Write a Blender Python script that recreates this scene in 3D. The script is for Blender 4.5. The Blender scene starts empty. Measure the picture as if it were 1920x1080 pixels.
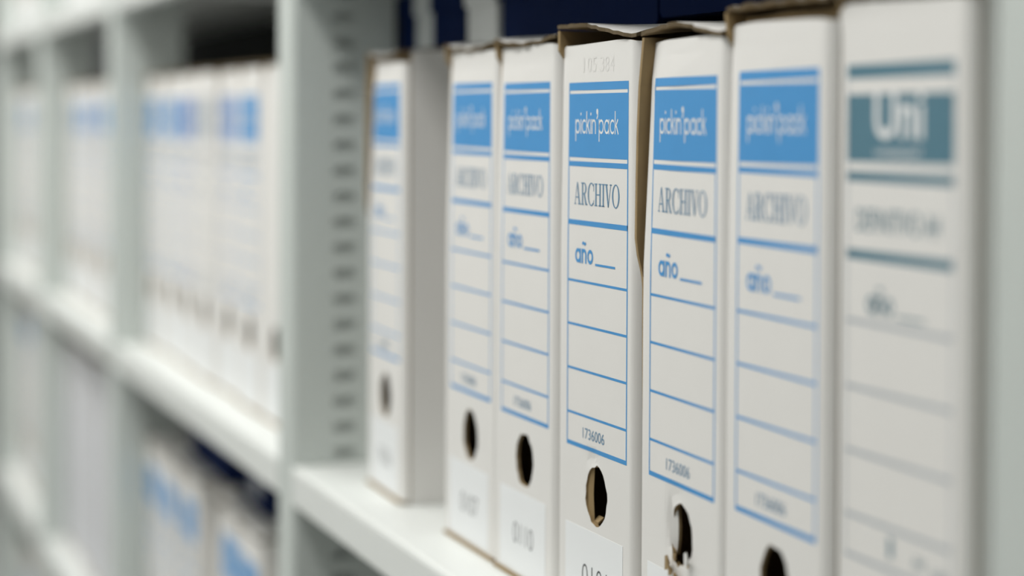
import bpy, math, random
from mathutils import Matrix, Vector

# ------------------------------------------------------------------ camera, world, lights, exposure
scn = bpy.context.scene
COL = scn.collection

cd = bpy.data.cameras.new('camera')
cam = bpy.data.objects.new('camera', cd)
COL.objects.link(cam)
R_ = Vector((0.3616898, 0.9322915, 0.0036259))
U_ = Vector((-0.0302311, 0.0078411, 0.9995122))
D_ = Vector((-0.9318082, 0.3616230, -0.0310203))
cam.matrix_world = Matrix(((R_.x, U_.x, -D_.x, 1.1281), (R_.y, U_.y, -D_.y, -0.4790),
                           (R_.z, U_.z, -D_.z, -0.0246), (0, 0, 0, 1)))
cd.sensor_fit = 'HORIZONTAL'
cd.sensor_width = 36.0
cd.lens = 3500 / 1920 * 36.0
cd.shift_y = -209.55 / 1920
cd.clip_start = 0.05
cd.clip_end = 60
cd.dof.use_dof = True
cd.dof.focus_distance = 1.157
cd.dof.aperture_fstop = 2.4
cd.dof.aperture_blades = 0
scn.camera = cam

scn.view_settings.view_transform = 'Standard'
scn.view_settings.look = 'None'
scn.view_settings.gamma = 1.0
scn.view_settings.use_curve_mapping = False
scn.view_settings.exposure = 0.0

world = bpy.data.worlds.new('world')
scn.world = world
world.use_nodes = True
bg = world.node_tree.nodes['Background']
bg.inputs['Color'].default_value = (0.97, 1.0, 0.98, 1)
bg.inputs['Strength'].default_value = 0.07

AISLE_Y = -0.72
for lx in (-4.2, -2.7, -1.2, 0.3):
    ld = bpy.data.lights.new('ceiling_tube', 'AREA')
    ld.shape = 'RECTANGLE'
    ld.size = 1.5
    ld.size_y = 0.35
    ld.energy = 15.8
    ld.color = (1.0, 0.985, 0.95)
    lo = bpy.data.objects.new('ceiling_tube', ld)
    COL.objects.link(lo)
    lo.location = (lx, AISLE_Y, 1.13)

random.seed(11)

# ------------------------------------------------------------------ materials
def mat(name, col, rough=0.6, var=0.05, scale=40.0, bump=0.0, metallic=0.0, spec=0.3, stretch=None):
    m = bpy.data.materials.new(name)
    m.use_nodes = True
    nt = m.node_tree
    b = nt.nodes['Principled BSDF']
    b.inputs['Roughness'].default_value = rough
    b.inputs['Metallic'].default_value = metallic
    b.inputs['Specular IOR Level'].default_value = spec
    tc = nt.nodes.new('ShaderNodeTexCoord')
    mp = nt.nodes.new('ShaderNodeMapping')
    if stretch:
        mp.inputs['Scale'].default_value = stretch
    nz = nt.nodes.new('ShaderNodeTexNoise')
    nz.inputs['Scale'].default_value = scale
    nz.inputs['Detail'].default_value = 5
    mx = nt.nodes.new('ShaderNodeMix')
    mx.data_type = 'RGBA'
    lo_ = tuple(max(0.0, c * (1 - var)) for c in col) + (1,)
    hi_ = tuple(min(1.0, c * (1 + var)) for c in col) + (1,)
    mx.inputs[6].default_value = lo_
    mx.inputs[7].default_value = hi_
    L = nt.links
    L.new(tc.outputs['Object'], mp.inputs['Vector'])
    L.new(mp.outputs['Vector'], nz.inputs['Vector'])
    L.new(nz.outputs['Fac'], mx.inputs[0])
    L.new(mx.outputs[2], b.inputs['Base Color'])
    if bump:
        bp = nt.nodes.new('ShaderNodeBump')
        bp.inputs['Strength'].default_value = bump
        bp.inputs['Distance'].default_value = 0.0006
        L.new(nz.outputs['Fac'], bp.inputs['Height'])
        L.new(bp.outputs['Normal'], b.inputs['Normal'])
    return m

M = {
    'card':   mat('white_cardboard', (0.775, 0.765, 0.742), 0.62, 0.025, 18, 0.10),
    'kraft':  mat('kraft_cardboard', (0.31, 0.22, 0.11), 0.85, 0.16, 60, 0.3),
    'edge':   mat('corrugated_edge', (0.125, 0.092, 0.050), 0.9, 0.3, 220, 0.4),
    'blue':   mat('blue_print', (0.062, 0.295, 0.63), 0.5, 0.04, 60),
    'deep':   mat('deep_blue_print', (0.05, 0.19, 0.52), 0.5, 0.05, 60),
    'peri':   mat('periwinkle_print', (0.20, 0.33, 0.60), 0.5, 0.05, 60),
    'teal':   mat('teal_grey_print', (0.085, 0.20, 0.265), 0.55, 0.05, 60),
    'pale':   mat('pale_grey_print', (0.42, 0.46, 0.50), 0.55, 0.05, 60),
    'ink':    mat('blue_ink', (0.13, 0.26, 0.40), 0.55, 0.05, 60),
    'white':  mat('white_print', (0.80, 0.81, 0.81), 0.5, 0.02, 60),
    'paper':  mat('sticker_paper', (0.84, 0.86, 0.87), 0.55, 0.015, 30),
    'black':  mat('black_ink', (0.085, 0.088, 0.093), 0.6, 0.05, 60),
    'emboss': mat('faint_stamp', (0.735, 0.725, 0.702), 0.7, 0.05, 60),
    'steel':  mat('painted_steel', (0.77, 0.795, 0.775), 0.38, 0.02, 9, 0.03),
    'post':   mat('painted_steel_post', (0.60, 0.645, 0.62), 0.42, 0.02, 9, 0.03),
    'dark':   mat('void_shade', (0.007, 0.008, 0.007), 0.8, 0.1, 8),  # shade of the open space behind the shelves, put into the colour
    'navy':   mat('navy_board', (0.0012, 0.0095, 0.052), 0.75, 0.12, 25, 0.1, spec=.06),
    'grey':   mat('grey_board', (0.50, 0.53, 0.525), 0.65, 0.06, 20, 0.1),
    'lgrey':  mat('pale_board', (0.66, 0.68, 0.67), 0.6, 0.04, 20, 0.1),
    'lilac':  mat('lilac_white_board', (0.68, 0.69, 0.72), 0.6, 0.03, 16, 0.1),
    'metal':  mat('bright_zinc', (0.48, 0.50, 0.52), 0.4, 0.05, 60, metallic=0.6),
    'floor':  mat('grey_vinyl_floor', (0.62, 0.63, 0.62), 0.5, 0.08, 6),
    'ceil':   mat('white_ceiling', (0.78, 0.79, 0.78), 0.9, 0.02, 6),
}

# ------------------------------------------------------------------ mesh helpers
class MB:
    def __init__(s):
        s.v = []; s.f = []; s.m = []
    def add(s, vs, fs, mi=0):
        o = len(s.v)
        s.v += [tuple(p) for p in vs]
        for f in fs:
            s.f.append(tuple(o + i for i in f)); s.m.append(mi)
    def box(s, a, b, mi=0):
        (x0, y0, z0), (x1, y1, z1) = a, b
        vs = [(x0, y0, z0), (x1, y0, z0), (x1, y1, z0), (x0, y1, z0), (x0, y0, z1), (x1, y0, z1), (x1, y1, z1), (x0, y1, z1)]
        s.add(vs, [(0, 3, 2, 1), (4, 5, 6, 7), (0, 1, 5, 4), (1, 2, 6, 5), (2, 3, 7, 6), (3, 0, 4, 7)], mi)
    def slab(s, P, Q, us, vs, mo=0, mi=1, me=1):
        """two curved sheets P (outer) and Q (inner) over the grid us x vs, closed by edge strips"""
        nu, nv = len(us), len(vs)
        pts = [P(u, v) for v in vs for u in us]
        qts = [Q(u, v) for v in vs for u in us]
        ix = lambda i, j: j * nu + i
        F = [(ix(i, j), ix(i + 1, j), ix(i + 1, j + 1), ix(i, j + 1)) for j in range(nv - 1) for i in range(nu - 1)]
        s.add(pts, F, mo)
        s.add(qts, [f[::-1] for f in F], mi)
        ring = [(i, 0) for i in range(nu)] + [(nu - 1, j) for j in range(1, nv)] + \
               [(i, nv - 1) for i in range(nu - 2, -1, -1)] + [(0, j) for j in range(nv - 2, 0, -1)]
        n = len(ring)
        rp = [pts[ix(*r)] for r in ring] + [qts[ix(*r)] for r in ring]
        s.add(rp, [((k + 1) % n, k, n + k, n + (k + 1) % n) for k in range(n)], me)
    def mesh(s, name, mats, smooth=None):
        me = bpy.data.meshes.new(name)
        me.from_pydata(s.v, [], s.f)
        for m in mats:
            me.materials.append(M[m])
        me.polygons.foreach_set('material_index', s.m)
        if smooth:
            me.polygons.foreach_set('use_smooth', [True] * len(s.f))
        me.update()
        return me
    def build(s, name, mats, parent=None, smooth=None):
        o = bpy.data.objects.new(name, s.mesh(name, mats, smooth))
        COL.objects.link(o)
        o.parent = parent
        return o

def empty(name, loc=(0, 0, 0), rot=(0, 0, 0)):
    o = bpy.data.objects.new(name, None)
    o.empty_display_size = 0.05
    COL.objects.link(o)
    o.location = loc
    o.rotation_euler = rot
    return o

def tag(o, label, cat, group=None):
    o['label'] = label
    o['category'] = cat
    if group:
        o['group'] = group
    return o

def copy_tree(o, parent=None):
    c = o.copy()
    COL.objects.link(c)
    c.parent = parent
    for ch in list(o.children):
        copy_tree(ch, c)
    return c

def sm(a, b, x):
    t = min(1.0, max(0.0, (x - a) / (b - a)))
    return t * t * (3 - 2 * t)

def lin(a, b, n):
    return [a + (b - a) * i / (n - 1) for i in range(n)]

# ------------------------------------------------------------------ lettering: strokes for the round logo face, polygons for the serif face
def arc(cx, cy, r, a0, a1, n=14, ry=None):
    ry = r if ry is None else ry
    return [(cx + r * math.cos(math.radians(a0 + (a1 - a0) * i / n)), cy + ry * math.sin(math.radians(a0 + (a1 - a0) * i / n))) for i in range(n + 1)]

def stroke(pts, w):
    n = len(pts)
    closed = math.dist(pts[0], pts[-1]) < 1e-6 and n > 3
    L_, R2 = [], []
    for i in range(n):
        if closed:
            a = pts[i - 1] if i > 0 else pts[-2]
            b = pts[i + 1] if i < n - 1 else pts[1]
        else:
            a = pts[max(0, i - 1)]; b = pts[min(n - 1, i + 1)]
        dx, dy = b[0] - a[0], b[1] - a[1]
        d = math.hypot(dx, dy) or 1
        nx, ny = -dy / d * w / 2, dx / d * w / 2
        L_.append((pts[i][0] + nx, pts[i][1] + ny)); R2.append((pts[i][0] - nx, pts[i][1] - ny))
    vs = L_ + R2
    return vs, [(i, n + i, n + i + 1, i + 1) for i in range(n - 1)]

def disc(cx, cy, r, n=12):
    return [(cx + r * math.cos(2 * math.pi * i / n), cy + r * math.sin(2 * math.pi * i / n)) for i in range(n)], [tuple(range(n))]

def logo_glyph(c, w):
    h = w / 2
    r = 0.5 - h
    if c == 'p':
        return [stroke(arc(.5, .5, r, 0, 360, 20), w), stroke([(h, 1), (h, -.52)], w)], 1.0
    if c == 'i':
        return [stroke([(h, 0), (h, 1)], w), disc(h, 1.36, w * .72)], w
    if c == 'c':
        return [stroke(arc(.5, .5, r, 48, 312, 16), w)], .84
    if c == 'k':
        return [stroke([(h, 0), (h, 1.55)], w), stroke([(w, .48), (.62, 1)], w), stroke([(.28, .62), (.70, 0)], w)], .74
    if c == 'n':
        return [stroke([(h, 0), (h, 1)], w), stroke(arc(.42, .58, .42 - h, 180, 0, 12) + [(.84 - h, 0)], w)], .84
    if c == 'a':
        return [stroke(arc(.5, .5, r, 0, 360, 20), w), stroke([(1 - h, 0), (1 - h, 1)], w)], 1.0
    if c == 'o':
        return [stroke(arc(.5, .5, r, 0, 360, 20), w)], 1.0
    if c == 'ñ':
        g, a = logo_glyph('n', w)
        return g + [stroke([(.12, 1.30), (.26, 1.42), (.42, 1.36), (.58, 1.30), (.72, 1.42)], w * .85)], a
    if c == '’':
        return [disc(.16, 1.52, .20), stroke([(.28, 1.50), (.24, 1.22), (.06, 1.02)], .15)], .34
    return [], .3

def serif_glyph(c):
    T, t, s = .15, .05, .05
    def rect(x0, y0, x1, y1):
        return [(x0, y0), (x1, y0), (x1, y1), (x0, y1)], [(0, 1, 2, 3)]
    def para(x0, x1, y0, x2, x3, y1):
        return [(x0, y0), (x1, y0), (x3, y1), (x2, y1)], [(0, 1, 2, 3)]
    def ring(cx, cy, ax, ay, tx, ty, a0, a1, n=20):
        o = arc(cx, cy, ax, a0, a1, n, ay); i = arc(cx, cy, ax - tx, a0, a1, n, ay - ty)
        return o + i, [(k, k + 1, n + 2 + k, n + 1 + k) for k in range(n)]
    if c == 'A':
        return [para(.04, .10, 0, .36, .42, 1), para(.60, .77, 0, .34, .46, 1), rect(.20, .30, .62, .35),
                rect(0, 0, .24, s), rect(.50, 0, .86, s)], .88
    if c == 'R':
        return [rect(.10, 0, .10 + T, 1), rect(0, 0, .36, s), rect(0, 1 - s, .40, 1), ring(.38, .74, .30, .26, T, t, -90, 90, 12),
                rect(.2, .48, .4, .53), para(.58, .76, 0, .32, .48, .5), rect(.56, 0, .84, s)], .84
    if c == 'C':
        return [ring(.46, .5, .46, .52, T, t, 48, 312, 22), rect(.74, .64, .79, .98), rect(.74, .06, .79, .26)], .86
    if c == 'H':
        return [rect(.10, 0, .10 + T, 1), rect(.62, 0, .62 + T, 1), rect(.2, .48, .7, .53), rect(0, 0, .35, s), rect(0, 1 - s, .35, 1),
                rect(.52, 0, .87, s), rect(.52, 1 - s, .87, 1)], .90
    if c == 'I':
        return [rect(.10, 0, .10 + T, 1), rect(0, 0, .35, s), rect(0, 1 - s, .35, 1)], .38
    if c == 'V':
        return [para(.34, .46, 0, .06, .23, 1), para(.38, .44, 0, .68, .74, 1), rect(-.02, 1 - s, .32, 1), rect(.58, 1 - s, .84, 1)], .84
    if c == 'O':
        return [ring(.46, .5, .46, .52, T, t, 0, 360, 28)], .92
    return [], .3

def layout(chars, fn, gap):
    """2-D shapes of a line of lettering, scaled so that the baseline is 0 and the body height is 1; total width returned"""
    out = []; x = 0
    for c in chars:
        g, a = fn(c)
        for vs, fs in g:
            out.append(([(x + px, py) for px, py in vs], fs))
        x += a + gap
    return out, x - gap

_txt = {}
def font_shape(s, bold=0.0):
    """digits and plain capitals from Blender's own built-in face, normalised to the unit box"""
    if (s, bold) in _txt:
        return _txt[(s, bold)]
    cu = bpy.data.curves.new('t', 'FONT')
    cu.body = s
    cu.offset = bold
    cu.resolution_u = 4
    ob = bpy.data.objects.new('t', cu)
    COL.objects.link(ob)
    dg = bpy.context.evaluated_depsgraph_get()
    me = bpy.data.meshes.new_from_object(ob.evaluated_get(dg))
    vs = [v.co.copy() for v in me.vertices]
    fs = [tuple(p.vertices) for p in me.polygons]
    bpy.data.objects.remove(ob); bpy.data.curves.remove(cu); bpy.data.meshes.remove(me)
    x0 = min(v.x for v in vs); x1 = max(v.x for v in vs); y0 = min(v.y for v in vs); y1 = max(v.y for v in vs)
    r = ([((v.x - x0) / (x1 - x0), (v.y - y0) / (y1 - y0)) for v in vs], fs)
    _txt[(s, bold)] = r
    return r

LOGO, LOGO_W = layout('pickin’pack', lambda c: logo_glyph(c, .15), .13)
ANO, ANO_W = layout('año', lambda c: logo_glyph(c, .23), .14)
TITLE, TITLE_W = layout('ARCHIVO', serif_glyph, .03)

# ------------------------------------------------------------------ the archive box
BW, BH, BD, T = 0.1120, 0.388, 0.275, 0.003      # width of the spine, height, depth, board thickness
LX, LZ, LW, LH = 0.0135, 0.3525, 0.0882, 0.237   # printed label: left, top, width, height (box space)
HU, HV = 0.0585, 0.0865                           # finger hole centre
PT = 0.3755                                       # top edge of the spine panel

def make_box(print_mat='blue', ink='ink', kind='std', lid='flat', rec=0.0, hole='round', sticker=None, bulge=0.0, lx=LX, lw=LW, dz=0.0,
             title=True, stamp=False, pt=PT, open_left=False, body_mat='card', fine=True, seed=0):
    rnd = random.Random(seed)
    root = empty('archive_box')

    def shut(v):
        return (1 - sm(.225, .255, v)) if open_left else 1 - sm(pt - .012, pt - .003, v)

    def S(u, v, off=0.0):
        """spine surface: u across, v up, off outwards"""
        un, y = u / BW, 0.0015
        y += rec * (1 - un) ** 7 * min(1, max(0, (v - .235) / .10))
        y += rec * .5 * sm(.34, .376, v) * (1 - un)
        q = .0035
        if u < q:
            y += (q - math.sqrt(max(0.0, q * q - (q - u) ** 2))) * shut(v)
        r = 0.007
        if u > BW - r:
            d = u - (BW - r)
            y += r - math.sqrt(max(0.0, r * r - d * d))
        if hole in ('dent', 'torn'):
            k = (u - (HU - .007)) ** 2 / .008 ** 2 + (v - (HV + .0225)) ** 2 / .0050 ** 2
            y += (.0012 if hole == 'dent' else .0009) * math.exp(-k)
            if hole == 'torn':
                k = (u - (HU - .0150)) ** 2 / .0045 ** 2 + (v - (HV + .004)) ** 2 / .014 ** 2
                y += .0025 * math.exp(-k)
        return (u, y - off, v)

    # --- body: two sides, back and bottom
    b = MB()
    hl = BH - T - (.0092 if lid == 'arch' else 0)
    hr = BH - T - (.0175 if lid == 'arch' else .0125 if lid == 'bent' else 0)
    ys = [0, .006, .015, .03, .06, .12, .2, BD]
    zs = sorted(lin(0, hl, 14) + [.225, .235, .245, .255, .36, .366, .372]) if fine else [0, hl]
    def bul(y, z):
        return -bulge * math.sin(math.pi * min(1, max(0, (z - .05) / .36))) * math.exp(-y / .05) + bulge * .9 * sm(.33, BH, z) * math.exp(-y / .05)
    y0 = lambda y, z: y + .0052 * shut(z) * (1 - y / BD)
    b.slab(lambda y, z: (bul(y, z), y0(y, z), z), lambda y, z: (T + bul(y, z), y0(y, z), z), ys if fine else [0, BD], zs, 0, 1, 1)
    yr = [.0085, BD]
    b.slab(lambda y, z: (BW, y, z), lambda y, z: (BW - T, y, z), yr[::-1], [0, hr], 0, 1, 1)
    b.slab(lambda x, z: (x, BD, z), lambda x, z: (x, BD - T, z), [BW - T, T], [T, BH - T - .006], 0, 1, 1)
    b.slab(lambda x, y: (x, y, 0), lambda x, y: (x, y, .0020), [BW - T, T], [-.0006, BD], 0, 1, 1)
    b.build('carton_body', [body_mat, 'kraft'], root)

    # --- lid (top panel), bowed or bent at its front edge
    def bend(x, y):
        xf = x / BW
        g = max(0, 1 - y / .06) ** 2
        if lid == 'bent':
            return g * (-.0095 * min(1, max(0, (xf - .34) / .60)) + .0008 + .0003 * math.sin(xf * 40))
        if lid == 'arch':
            return -.0042 + g * (.0012 * math.sin(math.pi * xf ** .7) - .0085 * sm(.35, 1.0, xf) - .0045 * (1 - xf) ** 2 + .0003 * math.sin(xf * 33))
        if lid == 'raised':
            return g * (-.0005 + .0012 * math.sin(math.pi * (xf * .8 + .1)) + .0007 * math.sin(xf * 31))
        if lid == 'sag':
            return g * (-.0035 - .004 * math.sin(math.pi * xf) + .0006 * math.sin(xf * 23))
        return g * -.0005
    l = MB()
    xs = lin(0, BW, 17) if fine else [0, BW]
    yl = [.0, .008, .016, .026, .04, .06, .15, BD] if fine else [0, .06, BD]
    jag = [rnd.uniform(-.0016, .0012) for _ in xs]
    def yy(x, y):
        if not fine or y > .001:
            return y
        return y + .0005 + jag[min(len(xs) - 1, int(round(x / BW * (len(xs) - 1))))]
    l.slab(lambda x, y: (x, yy(x, y), BH + bend(x, y)), lambda x, y: (x, yy(x, y), BH - .0024 + bend(x, y)), xs, yl, 0, 1, 2)
    l.build('lid', [body_mat, 'kraft', 'edge'], root)

    if lid in ('sag', 'raised') and fine:
        f = MB()
        f.slab(lambda x, z: (x, .010 + .002 * math.sin(x * 90 + seed), z), lambda x, z: (x, .0125 + .002 * math.sin(x * 90 + seed), z),
               lin(T + .001, BW - T - .001, 9), [.345, BH - .0085, BH - .0055 if lid == 'raised' else BH - .0075], 0, 0, 0)
        f.build('inner_flap', ['kraft'], root)

    # --- spine panel with its finger hole
    s = MB()
    if hole:
        n = 28
        hu, hv, rx, rz = HU, HV, .0158, .0190
        a0, a1, c0, c1 = hu - .026, hu + .026, hv - .030, hv + .036
        rag = [rnd.uniform(.95, 1.05) for _ in range(n)]
        if hole == 'torn':
            rag = [rnd.uniform(.86, 1.12) if 18 <= k <= 25 else rnd.uniform(.97, 1.03) for k in range(n)]
        def rad(k, f):
            a = 2 * math.pi * k / n
            ix, iz = hu + rx * rag[k % n] * math.cos(a), hv + rz * rag[k % n] * math.sin(a)
            cx, cz = math.cos(a), math.sin(a)
            tx = ((a1 - hu) if cx > 0 else (a0 - hu)) / cx if abs(cx) > 1e-6 else 1e9
            tz = ((c1 - hv) if cz > 0 else (c0 - hv)) / cz if abs(cz) > 1e-6 else 1e9
            t = min(tx, tz)
            ox, oz = hu + cx * t, hv + cz * t
            return ix + (ox - ix) * f, iz + (oz - iz) * f
        fr = [0, .12, .3, .5, .75, 1.0]
        for back in (0, 1):
            vs = [S(*rad(k, f), off=-T * .9 if back else 0) for f in fr for k in range(n)]
            fs = [(j * n + k, j * n + (k + 1) % n, (j + 1) * n + (k + 1) % n, (j + 1) * n + k) for j in range(len(fr) - 1) for k in range(n)]
            s.add(vs, fs if back else [f[::-1] for f in fs], back)
        # corners of the rectangular patch
        for (cu, cv) in ((a0, c0), (a1, c0), (a1, c1), (a0, c1)):
            ks = sorted(range(n), key=lambda k: math.dist(rad(k, 1), (cu, cv)))[:2]
            for back in (0, 1):
                s.add([S(cu, cv, -T * .9 if back else 0)] + [S(*rad(k, 1), off=-T * .9 if back else 0) for k in ks], [(0, 1, 2)], back)
        rim = [S(*rad(k, 0)) for k in range(n)] + [S(*rad(k, 0), off=-T * .9) for k in range(n)]
        s.add(rim, [(k, (k + 1) % n, n + (k + 1) % n, n + k) for k in range(n)], 1)
    else:
        a0, a1, c0, c1 = .03, .08, .06, .12
    ug = sorted(set([T + .0006] if open_left else [.0001, .0006, .0015, .0025, T + .0006]) | set([ .006, .010, .016, .024, a0, a1, .094, *[BW - .007 + .007 * math.sin(math.pi / 2 * q / 9) - (.0001 if q == 9 else 0) for q in range(10)]]))
    vg = sorted(set([.0024, .03, c0, c1, .15, .18, .21, .24, .27, .30,   .33, .35, .365, pt]))
    def topv(u, v):
        if v < pt - .001:
            return v
        return v + .0008 * math.sin(u / BW * 5 + seed) - (.004 * sm(.006, 0, u)) - (.0012 * sm(BW - .012, BW, u))
    nu = len(ug)
    us0 = ug[0]
    for back in (0, 1):
        vs = [S(u, topv(u, v), -T * .9 if back else 0) for v in vg for u in ug]
        fs = []
        for j in range(len(vg) - 1):
            for i in range(nu - 1):
                if a0 - 1e-6 <= ug[i] and ug[i + 1] <= a1 + 1e-6 and c0 - 1e-6 <= vg[j] and vg[j + 1] <= c1 + 1e-6 and hole:
                    continue
                fs.append((j * nu + i, j * nu + i + 1, (j + 1) * nu + i + 1, (j + 1) * nu + i))
        s.add(vs, [f[::-1] for f in fs] if back else fs, back)
    edge = [(ug[0], v) for v in vg] + [(u, vg[-1]) for u in ug[1:]]
    ev = [S(u, topv(u, v)) for u, v in edge] + [S(u, topv(u, v), -T * .9) for u, v in edge]
    ne = len(edge)
    s.add(ev, [(k, k + 1, ne + k + 1, ne + k) for k in range(ne - 1)], 1)
    s.build('spine_panel', [body_mat, 'kraft'], root)

    # --- pushed-in flap of the finger hole and torn shreds
    if hole in ('dent', 'torn') and fine:
        f = MB()
        if hole == 'dent':
            f.slab(lambda a, r: (HU - .0155 + .0035 * r + .002 * abs(math.sin(a)), .003 + .0012 * r, HV + .0185 * math.sin(a)),
                   lambda a, r: (HU - .0130 + .0035 * r + .002 * abs(math.sin(a)), .003 + .0012 * r, HV + .0185 * math.sin(a)),
                   lin(-1.35, 1.2, 9), [0, .5, 1], 0, 0, 0)
            f.slab(lambda a, r: (HU - .009 + .010 * a, .004 + .004 * r, HV - .0175 + .003 * r), lambda a, r: (HU - .009 + .010 * a, .004 + .004 * r, HV - .0190 + .003 * r),
                   [0, .35, .7], [0, 1], 0, 0, 0)
            f.build('torn_flap', ['kraft'], root)
        else:
            f.slab(lambda a, r: (HU - .0165 + .006 * r * math.cos(a), .0022 + .0030 * r, HV + .002 + .0195 * math.sin(a)),
                   lambda a, r: (HU - .0165 + .006 * r * math.cos(a), .0042 + .0030 * r, HV + .002 + .0195 * math.sin(a)),
                   lin(-.9, 1.45, 9), [0, .35, .7, 1], 0, 1, 1)
            f.build('torn_flap', ['card', 'kraft'], root)
            for (x, y, z, w, h, lean) in ((-.016, -.0012, -.018, .007, .012, .002), (-.010, -.0016, -.021, .006, .009, -.002), (-.005, -.0008, -.024, .006, .008, .001),
                                          (.010, -.0010, -.012, .0045, .014, .003), (-.012, .002, -.014, .006, .007, .003)):
                k = MB()
                k.add([(HU + x, y, HV + z - h * .4), (HU + x + w, y - .0008, HV + z - h * .2), (HU + x + w * .8 + lean, y - .0016, HV + z + h * .5), (HU + x + w * .2, y - .0006, HV + z + h * .35),
                       (HU + x + w * .4, y + .0022, HV + z)], [(0, 1, 2, 3), (1, 0, 4), (2, 1, 4), (3, 2, 4), (0, 3, 4)], 0)
                k.build('torn_shred', ['kraft' if x < .005 else 'card'], root)

    # --- printed label, laid on the spine surface
    if print_mat:
        lz = LZ + dz
        p = MB()
        def pr(u0, u1, v0, v1, mb=p, off=.00008, mi=0):
            """rectangle given in label fractions (v from the top)"""
            us = lin(lx + u0 * lw, lx + u1 * lw, max(2, int((u1 - u0) * 10) + 2))
            ws = lin(lz - v1 * LH, lz - v0 * LH, max(2, int((v1 - v0) * 24) + 2))
            m = len(us)
            mb.add([S(u, w, off) for w in ws for u in us],
                   [(j * m + i, j * m + i + 1, (j + 1) * m + i + 1, (j + 1) * m + i) for j in range(len(ws) - 1) for i in range(m - 1)], mi)
        B_ = .016
        if kind == 'std':
            pr(0, 1, 0, .0215)
            pr(0, 1, .0305, .2045)
            pr(0, 1, .2150, .2290)
            pr(0, B_, .0215, .0305); pr(1 - B_, 1, .0215, .0305)
            pr(0, B_, .2045, .2150); pr(1 - B_, 1, .2045, .2150)
            pr(0, 1, .3755, .3895)
            for v in (.543, .6635, .7855, .9085):
                pr(B_, 1 - B_, v - .0034, v + .0034)
            pr(0, 1, .988, 1.0)
            pr(0, B_, .229, .988); pr(1 - B_, 1, .229, .988)
        else:                                    # the grey-green label of another make
            pr(0, 1, 0, .028)
            pr(0, 1, .060, .196)
            pr(0, 1, .216, .236)
            pr(0, 1, .374, .394)
            for v in (.520, .655, .786, .917, 1.0):
                pr(0, 1, v - .0045, v + .0045, mi=1)
            pr(0, .012, .028, 1.0, mi=1); pr(.988, 1, .028, 1.0, mi=1)
        lab = p.build('printed_label', [print_mat, 'pale'], root)
        if fine:
            def put(shape, u0, u1, vb, vt, mb, off):
                for vs, fs in shape:
                    mb.add([S(lx + (u0 + px * (u1 - u0)) * lw, lz - (vb + (vt - vb) * py) * LH, off) for px, py in vs], fs, 0)
            norm = lambda sh, w: [([(x / w, y) for x, y in vs], fs) for vs, fs in sh]
            if kind == 'std':
                m = MB(); put(norm(LOGO, LOGO_W), .125, .845, .1395, .1000, m, .00016); m.build('brand_lettering', ['white'], lab)
                m = MB(); put(norm(TITLE, TITLE_W), .115, .865, .3330, .2720, m, .00016); m.build('title_lettering', [ink], lab)
                m = MB(); put(norm(ANO, ANO_W), .135, .440, .4925, .4525, m, .00016)
                pr(.475, .80, .4880, .4940, mb=m, off=.00016)
                m.build('year_lettering', [print_mat], lab)
                m = MB(); put([font_shape('1736006')], .28, .64, .9690, .9400, m, .00016); m.build('number_lettering', [ink], lab)
            else:
                m = MB(); put([font_shape('Uni', .02)], .27, .73, .150, .050, m, .00016); m.build('brand_lettering', ['white'], lab)
                m = MB(); put([font_shape('unipapel')], .28, .70, .188, .165, m, .00016); m.build('company_lettering', ['white'], lab)
                m = MB(); put([font_shape('DEFINITIVO A4')], .10, .88, .3360, .2900, m, .00016); m.build('title_lettering', [print_mat], lab)
                m = MB(); put(norm(ANO, ANO_W), .21, .46, .5000, .4630, m, .00016); pr(.5, .75, .496, .501, mb=m, off=.00016); m.build('year_lettering', [print_mat], lab)
                m = MB(); pr(.435, .475, .935, .975, mb=m, off=.00016); put([font_shape('A4')], .67, .76, .975, .952, m, .00016)
                put([font_shape('100')], .84, .95, .985, .965, m, .00016); m.build('number_lettering', [print_mat], lab)
    if stamp:
        m = MB()
        for k, ch in enumerate('105384'):
            vs, fs = font_shape(ch, -.012)
            x0 = LX + LW * (.24 + .085 * k + (.04 if k > 2 else 0)); w = LW * .065 if ch != '1' else LW * .03
            m.add([S(x0 + px * w, LZ + .0045 + py * .0095, .00008) for px, py in vs], fs, 0)
        m.build('stamped_number', ['emboss'], root)

    # --- paper sticker at the foot of the spine
    if sticker is not None:
        m = MB()
        us = lin(LX - .001, LX + .0835, 4); ws = lin(.0045, .0625, 3)
        m.slab(lambda u, v: S(u, v, .00022), lambda u, v: S(u, v, .00005), us, ws, 0, 0, 0)
        st = m.build('paper_sticker', ['paper'], root)
        if sticker:
            m = MB()
            vs, fs = font_shape(sticker, -.016)
            m.add([S(LX + .0250 + px * .0365, .0250 + py * .0148, .0003) for px, py in vs], fs, 0)
            m.build('sticker_number', ['black'], st)
    return root

def place(o, x, y, z, rz=0.0, lean=0.0):
    o.location = (x, y, z)
    o.rotation_euler = (0, lean, rz)
    return o

# ------------------------------------------------------------------ unseen room shell, added for the bounced light
FLOOR_Z = -1.56
def struct(name, a, b, m):
    k = MB(); k.box(a, b)
    o = k.build(name, [m]); o['kind'] = 'structure'
    return o
struct('floor', (-8, -3.2, FLOOR_Z - .05), (4, 2.0, FLOOR_Z), 'floor')
struct('ceiling', (-8, -3.2, 1.15), (4, 2.0, 1.20), 'ceil')

struct('wall_bounce', (-8, -1.45, FLOOR_Z), (4, -1.37, 1.15), 'ceil')  # unseen facing wall, added to throw light back onto the rack

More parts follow.
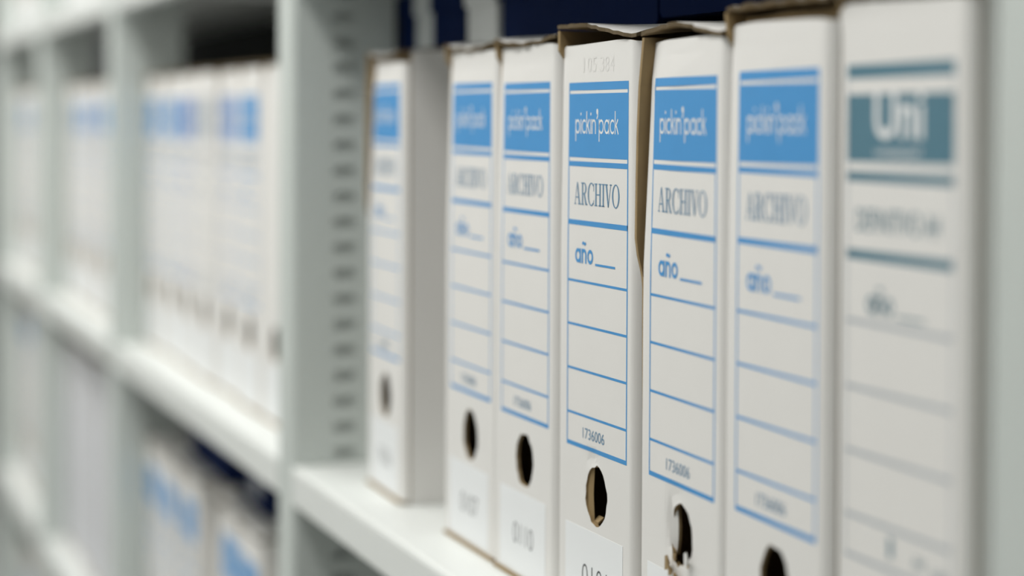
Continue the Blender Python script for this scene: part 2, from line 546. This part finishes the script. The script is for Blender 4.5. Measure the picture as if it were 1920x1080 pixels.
# ------------------------------------------------------------------ the shelving rack
SH_MID, SH_TOP, SH_LOW, SH_BASE = -0.3525, 0.1640, -0.876, -1.455
LEVELS = {'top': SH_TOP, 'mid': SH_MID, 'low': SH_LOW, 'base': SH_BASE}
def level(bay, nm):
    """the shelves hang on slots, and not all bays use the same ones"""
    if nm == 'low' and bay < 2:
        return -0.815
    if nm == 'base' and bay < 2:
        return -1.385
    if nm == 'top' and bay == 3:
        return SH_TOP_NEAR
    return LEVELS[nm]
SH_TOP_NEAR = 0.1370          # the adjustable upper shelf hangs lower in the nearest bay
YF, YC, YB = -0.040, 0.061, 0.372
POSTS = [-3.25, -2.46, -1.615, -0.5995, 0.5400]
PWID = 0.053
LIP = 0.0365

rack = empty('shelving_rack', (-1.4, 0.15, FLOOR_Z))
tag(rack, 'long white painted steel shelving rack holding rows of archive boxes', 'shelving')
def RB(mb, name, mats, parent=rack):
    o = mb.build(name, mats)
    o.parent = parent
    if parent is rack:
        o.matrix_parent_inverse = Matrix.Translation(-rack.location)
    return o

def upright_mesh(detail):
    """hollow column; its right side is punched with a run of slots"""
    k = MB()
    z0, z1 = FLOOR_Z, 0.70
    w = PWID / 2
    b = .004
    prof = [(-w, YC), (-w, YF + b), (-w + b, YF), (w - b, YF), (w, YF + b)]
    n = len(prof)
    vs = [(x, y, z0) for x, y in prof] + [(x, y, z1) for x, y in prof]
    k.add(vs, [(i, i + 1, n + i + 1, n + i) for i in range(n - 1)])
    k.add([(w, YC, z0), (-w, YC, z0), (-w, YC, z1), (w, YC, z1)], [(0, 1, 2, 3)])
    k.add([(-w, YF, z1), (w, YF, z1), (w, YC, z1), (-w, YC, z1)], [(0, 1, 2, 3)])
    # inner skin, added close behind the slots to make them look lighter
    k.box((-w + .002, YF + .004, z0 + .01), (w - .005, YC - .002, z1 - .01))
    yc, pitch = .0115, .02424
    ya, yb = yc - .015, yc + .015
    base = SH_MID + .0105
    k0 = int((z0 - base) / pitch) + 1
    lo, hi = (k0, int((z1 - base) / pitch) - 1)
    if not detail:
        lo = int((-1.0 - base) / pitch)
    zb0, zb1 = base + (lo - .5) * pitch, base + (hi + .5) * pitch
    for (a, c, d, e) in ((YF + b, ya, z0, z1), (yb, YC, z0, z1), (ya, yb, z0, zb0), (ya, yb, zb1, z1)):
        k.add([(w, a, d), (w, c, d), (w, c, e), (w, a, e)], [(0, 1, 2, 3)])
    m = 12
    for q in range(lo, hi + 1):
        zc = base + q * pitch
        inn, out = [], []
        for i in range(m):
            a = 2 * math.pi * (i + .5) / m
            ca, sa = math.cos(a), math.sin(a)
            iy = (.0062 if ca > 0 else -.0062) + .0046 * ca
            inn.append((iy, .0048 * sa))
            t = min(.015 / abs(ca), (pitch / 2) / abs(sa))
            out.append((ca * t, sa * t))
        corners = [(.015, pitch / 2), (-.015, pitch / 2), (-.015, -pitch / 2), (.015, -pitch / 2)]
        V = [(w, yc + y, zc + z) for y, z in inn] + [(w, yc + y, zc + z) for y, z in out] + [(w - .002, yc + y, zc + z) for y, z in inn]
        F = [(i, m + i, m + (i + 1) % m, (i + 1) % m) for i in range(m)] + [(i, (i + 1) % m, 2 * m + (i + 1) % m, 2 * m + i) for i in range(m)]
        k.add(V, F)
        for cy, cz in corners:
            ks = sorted(range(m), key=lambda i: math.dist(out[i], (cy, cz)))[:2]
            k.add([(w, yc + cy, zc + cz)] + [(w, yc + out[i][0], zc + out[i][1]) for i in ks], [(0, 1, 2)])
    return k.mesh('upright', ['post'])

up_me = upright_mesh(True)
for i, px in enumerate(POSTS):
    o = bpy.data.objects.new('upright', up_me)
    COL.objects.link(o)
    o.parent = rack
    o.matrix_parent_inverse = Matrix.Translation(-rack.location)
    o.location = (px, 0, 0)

def shelf(x0, x1, ztop, parent_name='shelf'):
    k = MB()
    r = .004
    pr = [(YB, 0), (YF + r, 0), (YF + r * .3, -r * .3), (YF, -r), (YF, -LIP + .002), (YF + .002, -LIP), (YF + .018, -LIP), (YF + .018, -LIP + .002), (YF + .003, -LIP + .002), (YF + .003, -.003), (YB, -.003)]
    n = len(pr)
    vs = [(x0, y, ztop + z) for y, z in pr] + [(x1, y, ztop + z) for y, z in pr]
    k.add(vs, [(i, (i + 1) % n, n + (i + 1) % n, n + i) for i in range(n)] + [tuple(range(n))[::-1], tuple(range(n, 2 * n))])
    return RB(k, 'shelf', ['steel'])

for i in range(len(POSTS) - 1):
    x0, x1 = POSTS[i] + PWID / 2 + .0008, POSTS[i + 1] - PWID / 2 - .0008
    for nm in LEVELS:
        z = level(i, nm)
        sh = shelf(x0, x1, level(i, nm))
        if i == 3 and nm == 'mid':
            c = MB(); c.box((x0 + .003, YF - .0016, z - .031), (x0 + .026, YF - .0001, z - .010))
            c.add(*[[(x0 + .014 + .004 * math.cos(a * math.pi / 4), YF - .0022, z - .020 + .004 * math.sin(a * math.pi / 4)) for a in range(8)], [tuple(range(8))]])
            co = c.build('end_clip', ['metal']); co.parent = sh; co.matrix_parent_inverse = sh.matrix_parent_inverse.copy()
    k = MB(); k.box((POSTS[i] - .02, YB + .002, FLOOR_Z + .02), (POSTS[i + 1] - .021, YB + .006, .70)); RB(k, 'void_shade_sheet', ['dark'])  # added near-black sheet standing in for the unlit void behind the rack

# ------------------------------------------------------------------ archive boxes on the middle shelf of the nearest bay
G1 = 'archive boxes on the middle shelf of the nearest bay'
near = [
    # x, y, rz, lean, kwargs, label
    (-0.4800, .0050, -.028, .0005, dict(lid='sag', rec=.005, open_left=True, hole='round', sticker='0106', dz=.0042, seed=1, bulge=.004),
     'white archive box standing apart beside the slotted post, its bare right side showing'),
    (-0.2627, .0029, .0044, .0036, dict(lid='sag', rec=.003, pt=.378, hole='round', sticker='0107', dz=.0016, seed=2),
     'white archive box beginning the tight row, with sticker 0107 at its foot'),
    (-0.1472, .0014, .0095, .0021, dict(lid='sag', rec=.003, pt=.378, hole='round', sticker='0110', dz=.0, seed=3),
     'archive box with sticker 0110 and crumpled brown lid edge'),
    (-0.0141, -.0034, .0320, .0001, dict(lid='bent', rec=.0015, hole='dent', sticker='0101', dz=-.0019, stamp=True, seed=4),
     'archive box stickered 0101, lid edge bent down, faint stamped digits above its label'),
    (0.1080, -.0010, -.0210, .0010, dict(lid='arch', rec=.0055, pt=.3735, open_left=True, hole='torn', sticker='', dz=-.0010, bulge=.0065, seed=5),
     'archive box with arched lid, open brown left seam and torn finger hole'),
    (0.2213, -.0030, -.0210, -.0019, dict(lid='raised', rec=.002, pt=.378, hole='round', sticker='', dz=.0003, seed=6),
     'blue labelled archive box under a ragged brown raised lid, next to the grey labelled one'),
    (0.3352, -.0010, -.0210, -.0040, dict(print_mat='teal', ink='teal', kind='other', lid='flat', rec=0.0, hole='round', sticker='', dz=.0010, lx=.0085, lw=.0925, pt=.3825, seed=7),
     'archive box with a grey-green label, last before the right-hand post'),
]
for (x, y, rz, ln, kw, lb) in near:
    o = make_box(**kw)
    place(o, x, y, SH_MID + .0006, rz, ln)
    tag(o, lb, 'archive box', G1)

# a box pushed back in the gap by the post carries the binders lying above
o = make_box(lid='flat', hole='round', seed=9, fine=False)
place(o, -0.5715, .085, SH_MID + .0006)
o.scale = (.82, 1, 1)
tag(o, 'archive box pushed back beside the slotted post, hidden but for its top', 'archive box', G1)

# ------------------------------------------------------------------ boards, binders and cases lying on top of the boxes
def lying_case(x0, x1, y0, z0, h, d, body, label, cat='file case', group=None, name='file_case'):
    root = empty(name, ((x0 + x1) / 2, y0, z0))
    w = (x1 - x0)
    k = MB()
    r = min(.004, w * .1)
    pr = [(-w / 2 + r, 0), (w / 2 - r, 0), (w / 2, r), (w / 2, h * .82 - r * .2), (-w / 2, h * .82 - r * .2), (-w / 2, r)]
    n = len(pr)
    k.add([(x, .003, z) for x, z in pr] + [(x, d, z) for x, z in pr], [tuple(range(n)), tuple(range(n, 2 * n))[::-1]] + [((i + 1) % n, i, n + i, n + (i + 1) % n) for i in range(n)])
    k.build('case_body', [body], root)
    l = MB()
    l.box((-w / 2 - .0008, 0, h * .82), (w / 2 + .0008, d + .001, h))
    l.box((-w / 2 - .0008, 0, h * .62), (w / 2 + .0008, .0025, h * .82))
    l.build('case_lid', [body], root)
    if w > .2 or w < .1:
        return tag(root, label, cat, group)
    p = MB()
    p.box((-min(.02, w * .28), .0018, h * .2), (min(.02, w * .28), .0032, h * .48))
    p.build('label_holder', ['metal' if body == 'navy' else body], root)
    return tag(root, label, cat, group)

ZT = SH_MID + BH + .0012
GN = 'file cases lying on the archive boxes'
lying_case(-.5725, -.5258, .064, ZT, .054, .27, 'navy', 'narrow navy file case lying against the slotted post', group=GN)
lying_case(-.5250, -.4740, .064, ZT, .054, .27, 'grey', 'dim grey file case lying between two navy cases', group=GN)
lying_case(-.4715, -.3863, .062, ZT, .054, .24, 'navy', 'navy file case lying above the box that stands apart', group=GN)
lying_case(-.3795, -.3085, .062, ZT, .054, .24, 'lgrey', 'pale file case lying between navy cases above the gap', group=GN)
lying_case(-.2962, -.005, .062, ZT + .001, .054, .24, 'navy', 'wide dark navy file case lying across boxes 0107 and 0110', group=GN)
lying_case(-.002, .290, .062, ZT + .006, .050, .24, 'navy', 'wide nearly black navy file case behind the arched and bent lids', group=GN)

# ------------------------------------------------------------------ the blurred bays further along
protos = {
    'blue': make_box('blue', 'ink', lid='flat', pt=.3825, rec=.003, hole='round', sticker='', seed=21),
    'deep': make_box('deep', 'ink', lid='flat', pt=.3825, rec=.002, hole='round', sticker='', seed=22),
    'peri': make_box('peri', 'ink', lid='flat', pt=.3825, rec=.003, hole='round', sticker='', seed=23),
    'pale': make_box('pale', 'pale', lid='flat', pt=.3825, rec=.002, hole='round', sticker='', seed=24),
    'none': make_box(None, lid='flat', pt=.3825, rec=.003, hole='round', sticker='', seed=25),
    'lilac': make_box(None, lid='flat', hole=None, sticker=None, body_mat='lilac', seed=26, fine=False),
}
used = set()
def next_box(kind, x, y, z, rz, label, group):
    if kind not in used:
        used.add(kind); o = protos[kind]
    else:
        o = copy_tree(protos[kind])
    place(o, x, y, z + .0006, rz)
    return tag(o, label, 'archive box', group)

ORD = ['first', 'second', 'third', 'fourth', 'fifth', 'sixth', 'seventh', 'eighth', 'ninth']
LOOK = {'blue': 'blue labelled', 'deep': 'deep blue labelled', 'peri': 'violet-blue labelled', 'pale': 'grey labelled', 'none': 'unlabelled white', 'lilac': 'plain lilac-white'}
BAY = {2: 'bay just beyond the slotted post', 1: 'second bay beyond the slotted post', 0: 'farthest bay'}
SHN = {'mid': 'middle shelf', 'low': 'lower shelf', 'base': 'bottom shelf', 'top': 'upper shelf'}
rows = {
    (2, 'mid'): ['blue', 'blue', 'deep', 'pale', 'peri', 'blue', 'none', 'blue'],
    (1, 'mid'): ['pale', 'blue', 'peri', 'blue', 'peri', 'blue'],
    (0, 'mid'): ['pale', 'blue', 'pale', 'pale', 'blue', 'pale'],
    (2, 'low'): ['blue', 'blue', 'blue', 'none', 'blue', 'blue', 'none', 'none'],
    (1, 'low'): ['lilac'] * 6,
    (0, 'low'): ['pale', 'blue', 'pale', 'pale', 'blue', 'pale'],
    (0, 'base'): ['pale', 'blue', 'pale', 'pale', 'pale', 'pale'],
    (1, 'base'): ['none', 'pale', 'none', 'pale', 'none', 'pale'],
    (0, 'top'): ['none', 'pale', 'none', 'none', 'pale', 'none'],
    (1, 'top'): ['none', 'none', 'pale', 'none', 'none', 'none'],
}
for (bay, lev), kinds in rows.items():
    xa, xb = POSTS[bay] + PWID / 2 + .004, POSTS[bay + 1] - PWID / 2 - .004
    n = len(kinds)
    pitch = (xb - xa - BW) / (n - 1)
    for k, kd in enumerate(kinds):
        y = random.uniform(0, .006)
        rz = random.uniform(-.004, .004)
        if (bay, lev) == (2, 'low'):
            y += [.0, .0, .0, .022, .0, .0, .035, .05][k]
        lab = '%s archive box, %s from left, %s, %s' % (LOOK[kd], ORD[k], SHN[lev], BAY[bay])
        if bay == 0:
            lab = '%s archive box, %s from left, %s, farthest bay in view' % (LOOK[kd], ORD[k], SHN[lev])
        next_box(kd, xa + pitch * k, y, level(bay, lev), rz, lab, 'archive boxes on the %s, %s' % (SHN[lev], BAY[bay]))

ZL = SH_LOW + BH + .0012
GL = 'navy cases on the lower boxes'
lying_case(-1.40, -1.165, .030, ZL, .078, .24, 'navy', 'navy file case lying on lower shelf boxes, nearer the far post', group=GL)
lying_case(-1.09, -0.95, .030, ZL, .078, .24, 'navy', 'smaller navy file case lying on lower shelf boxes, nearer the slotted post', group=GL)
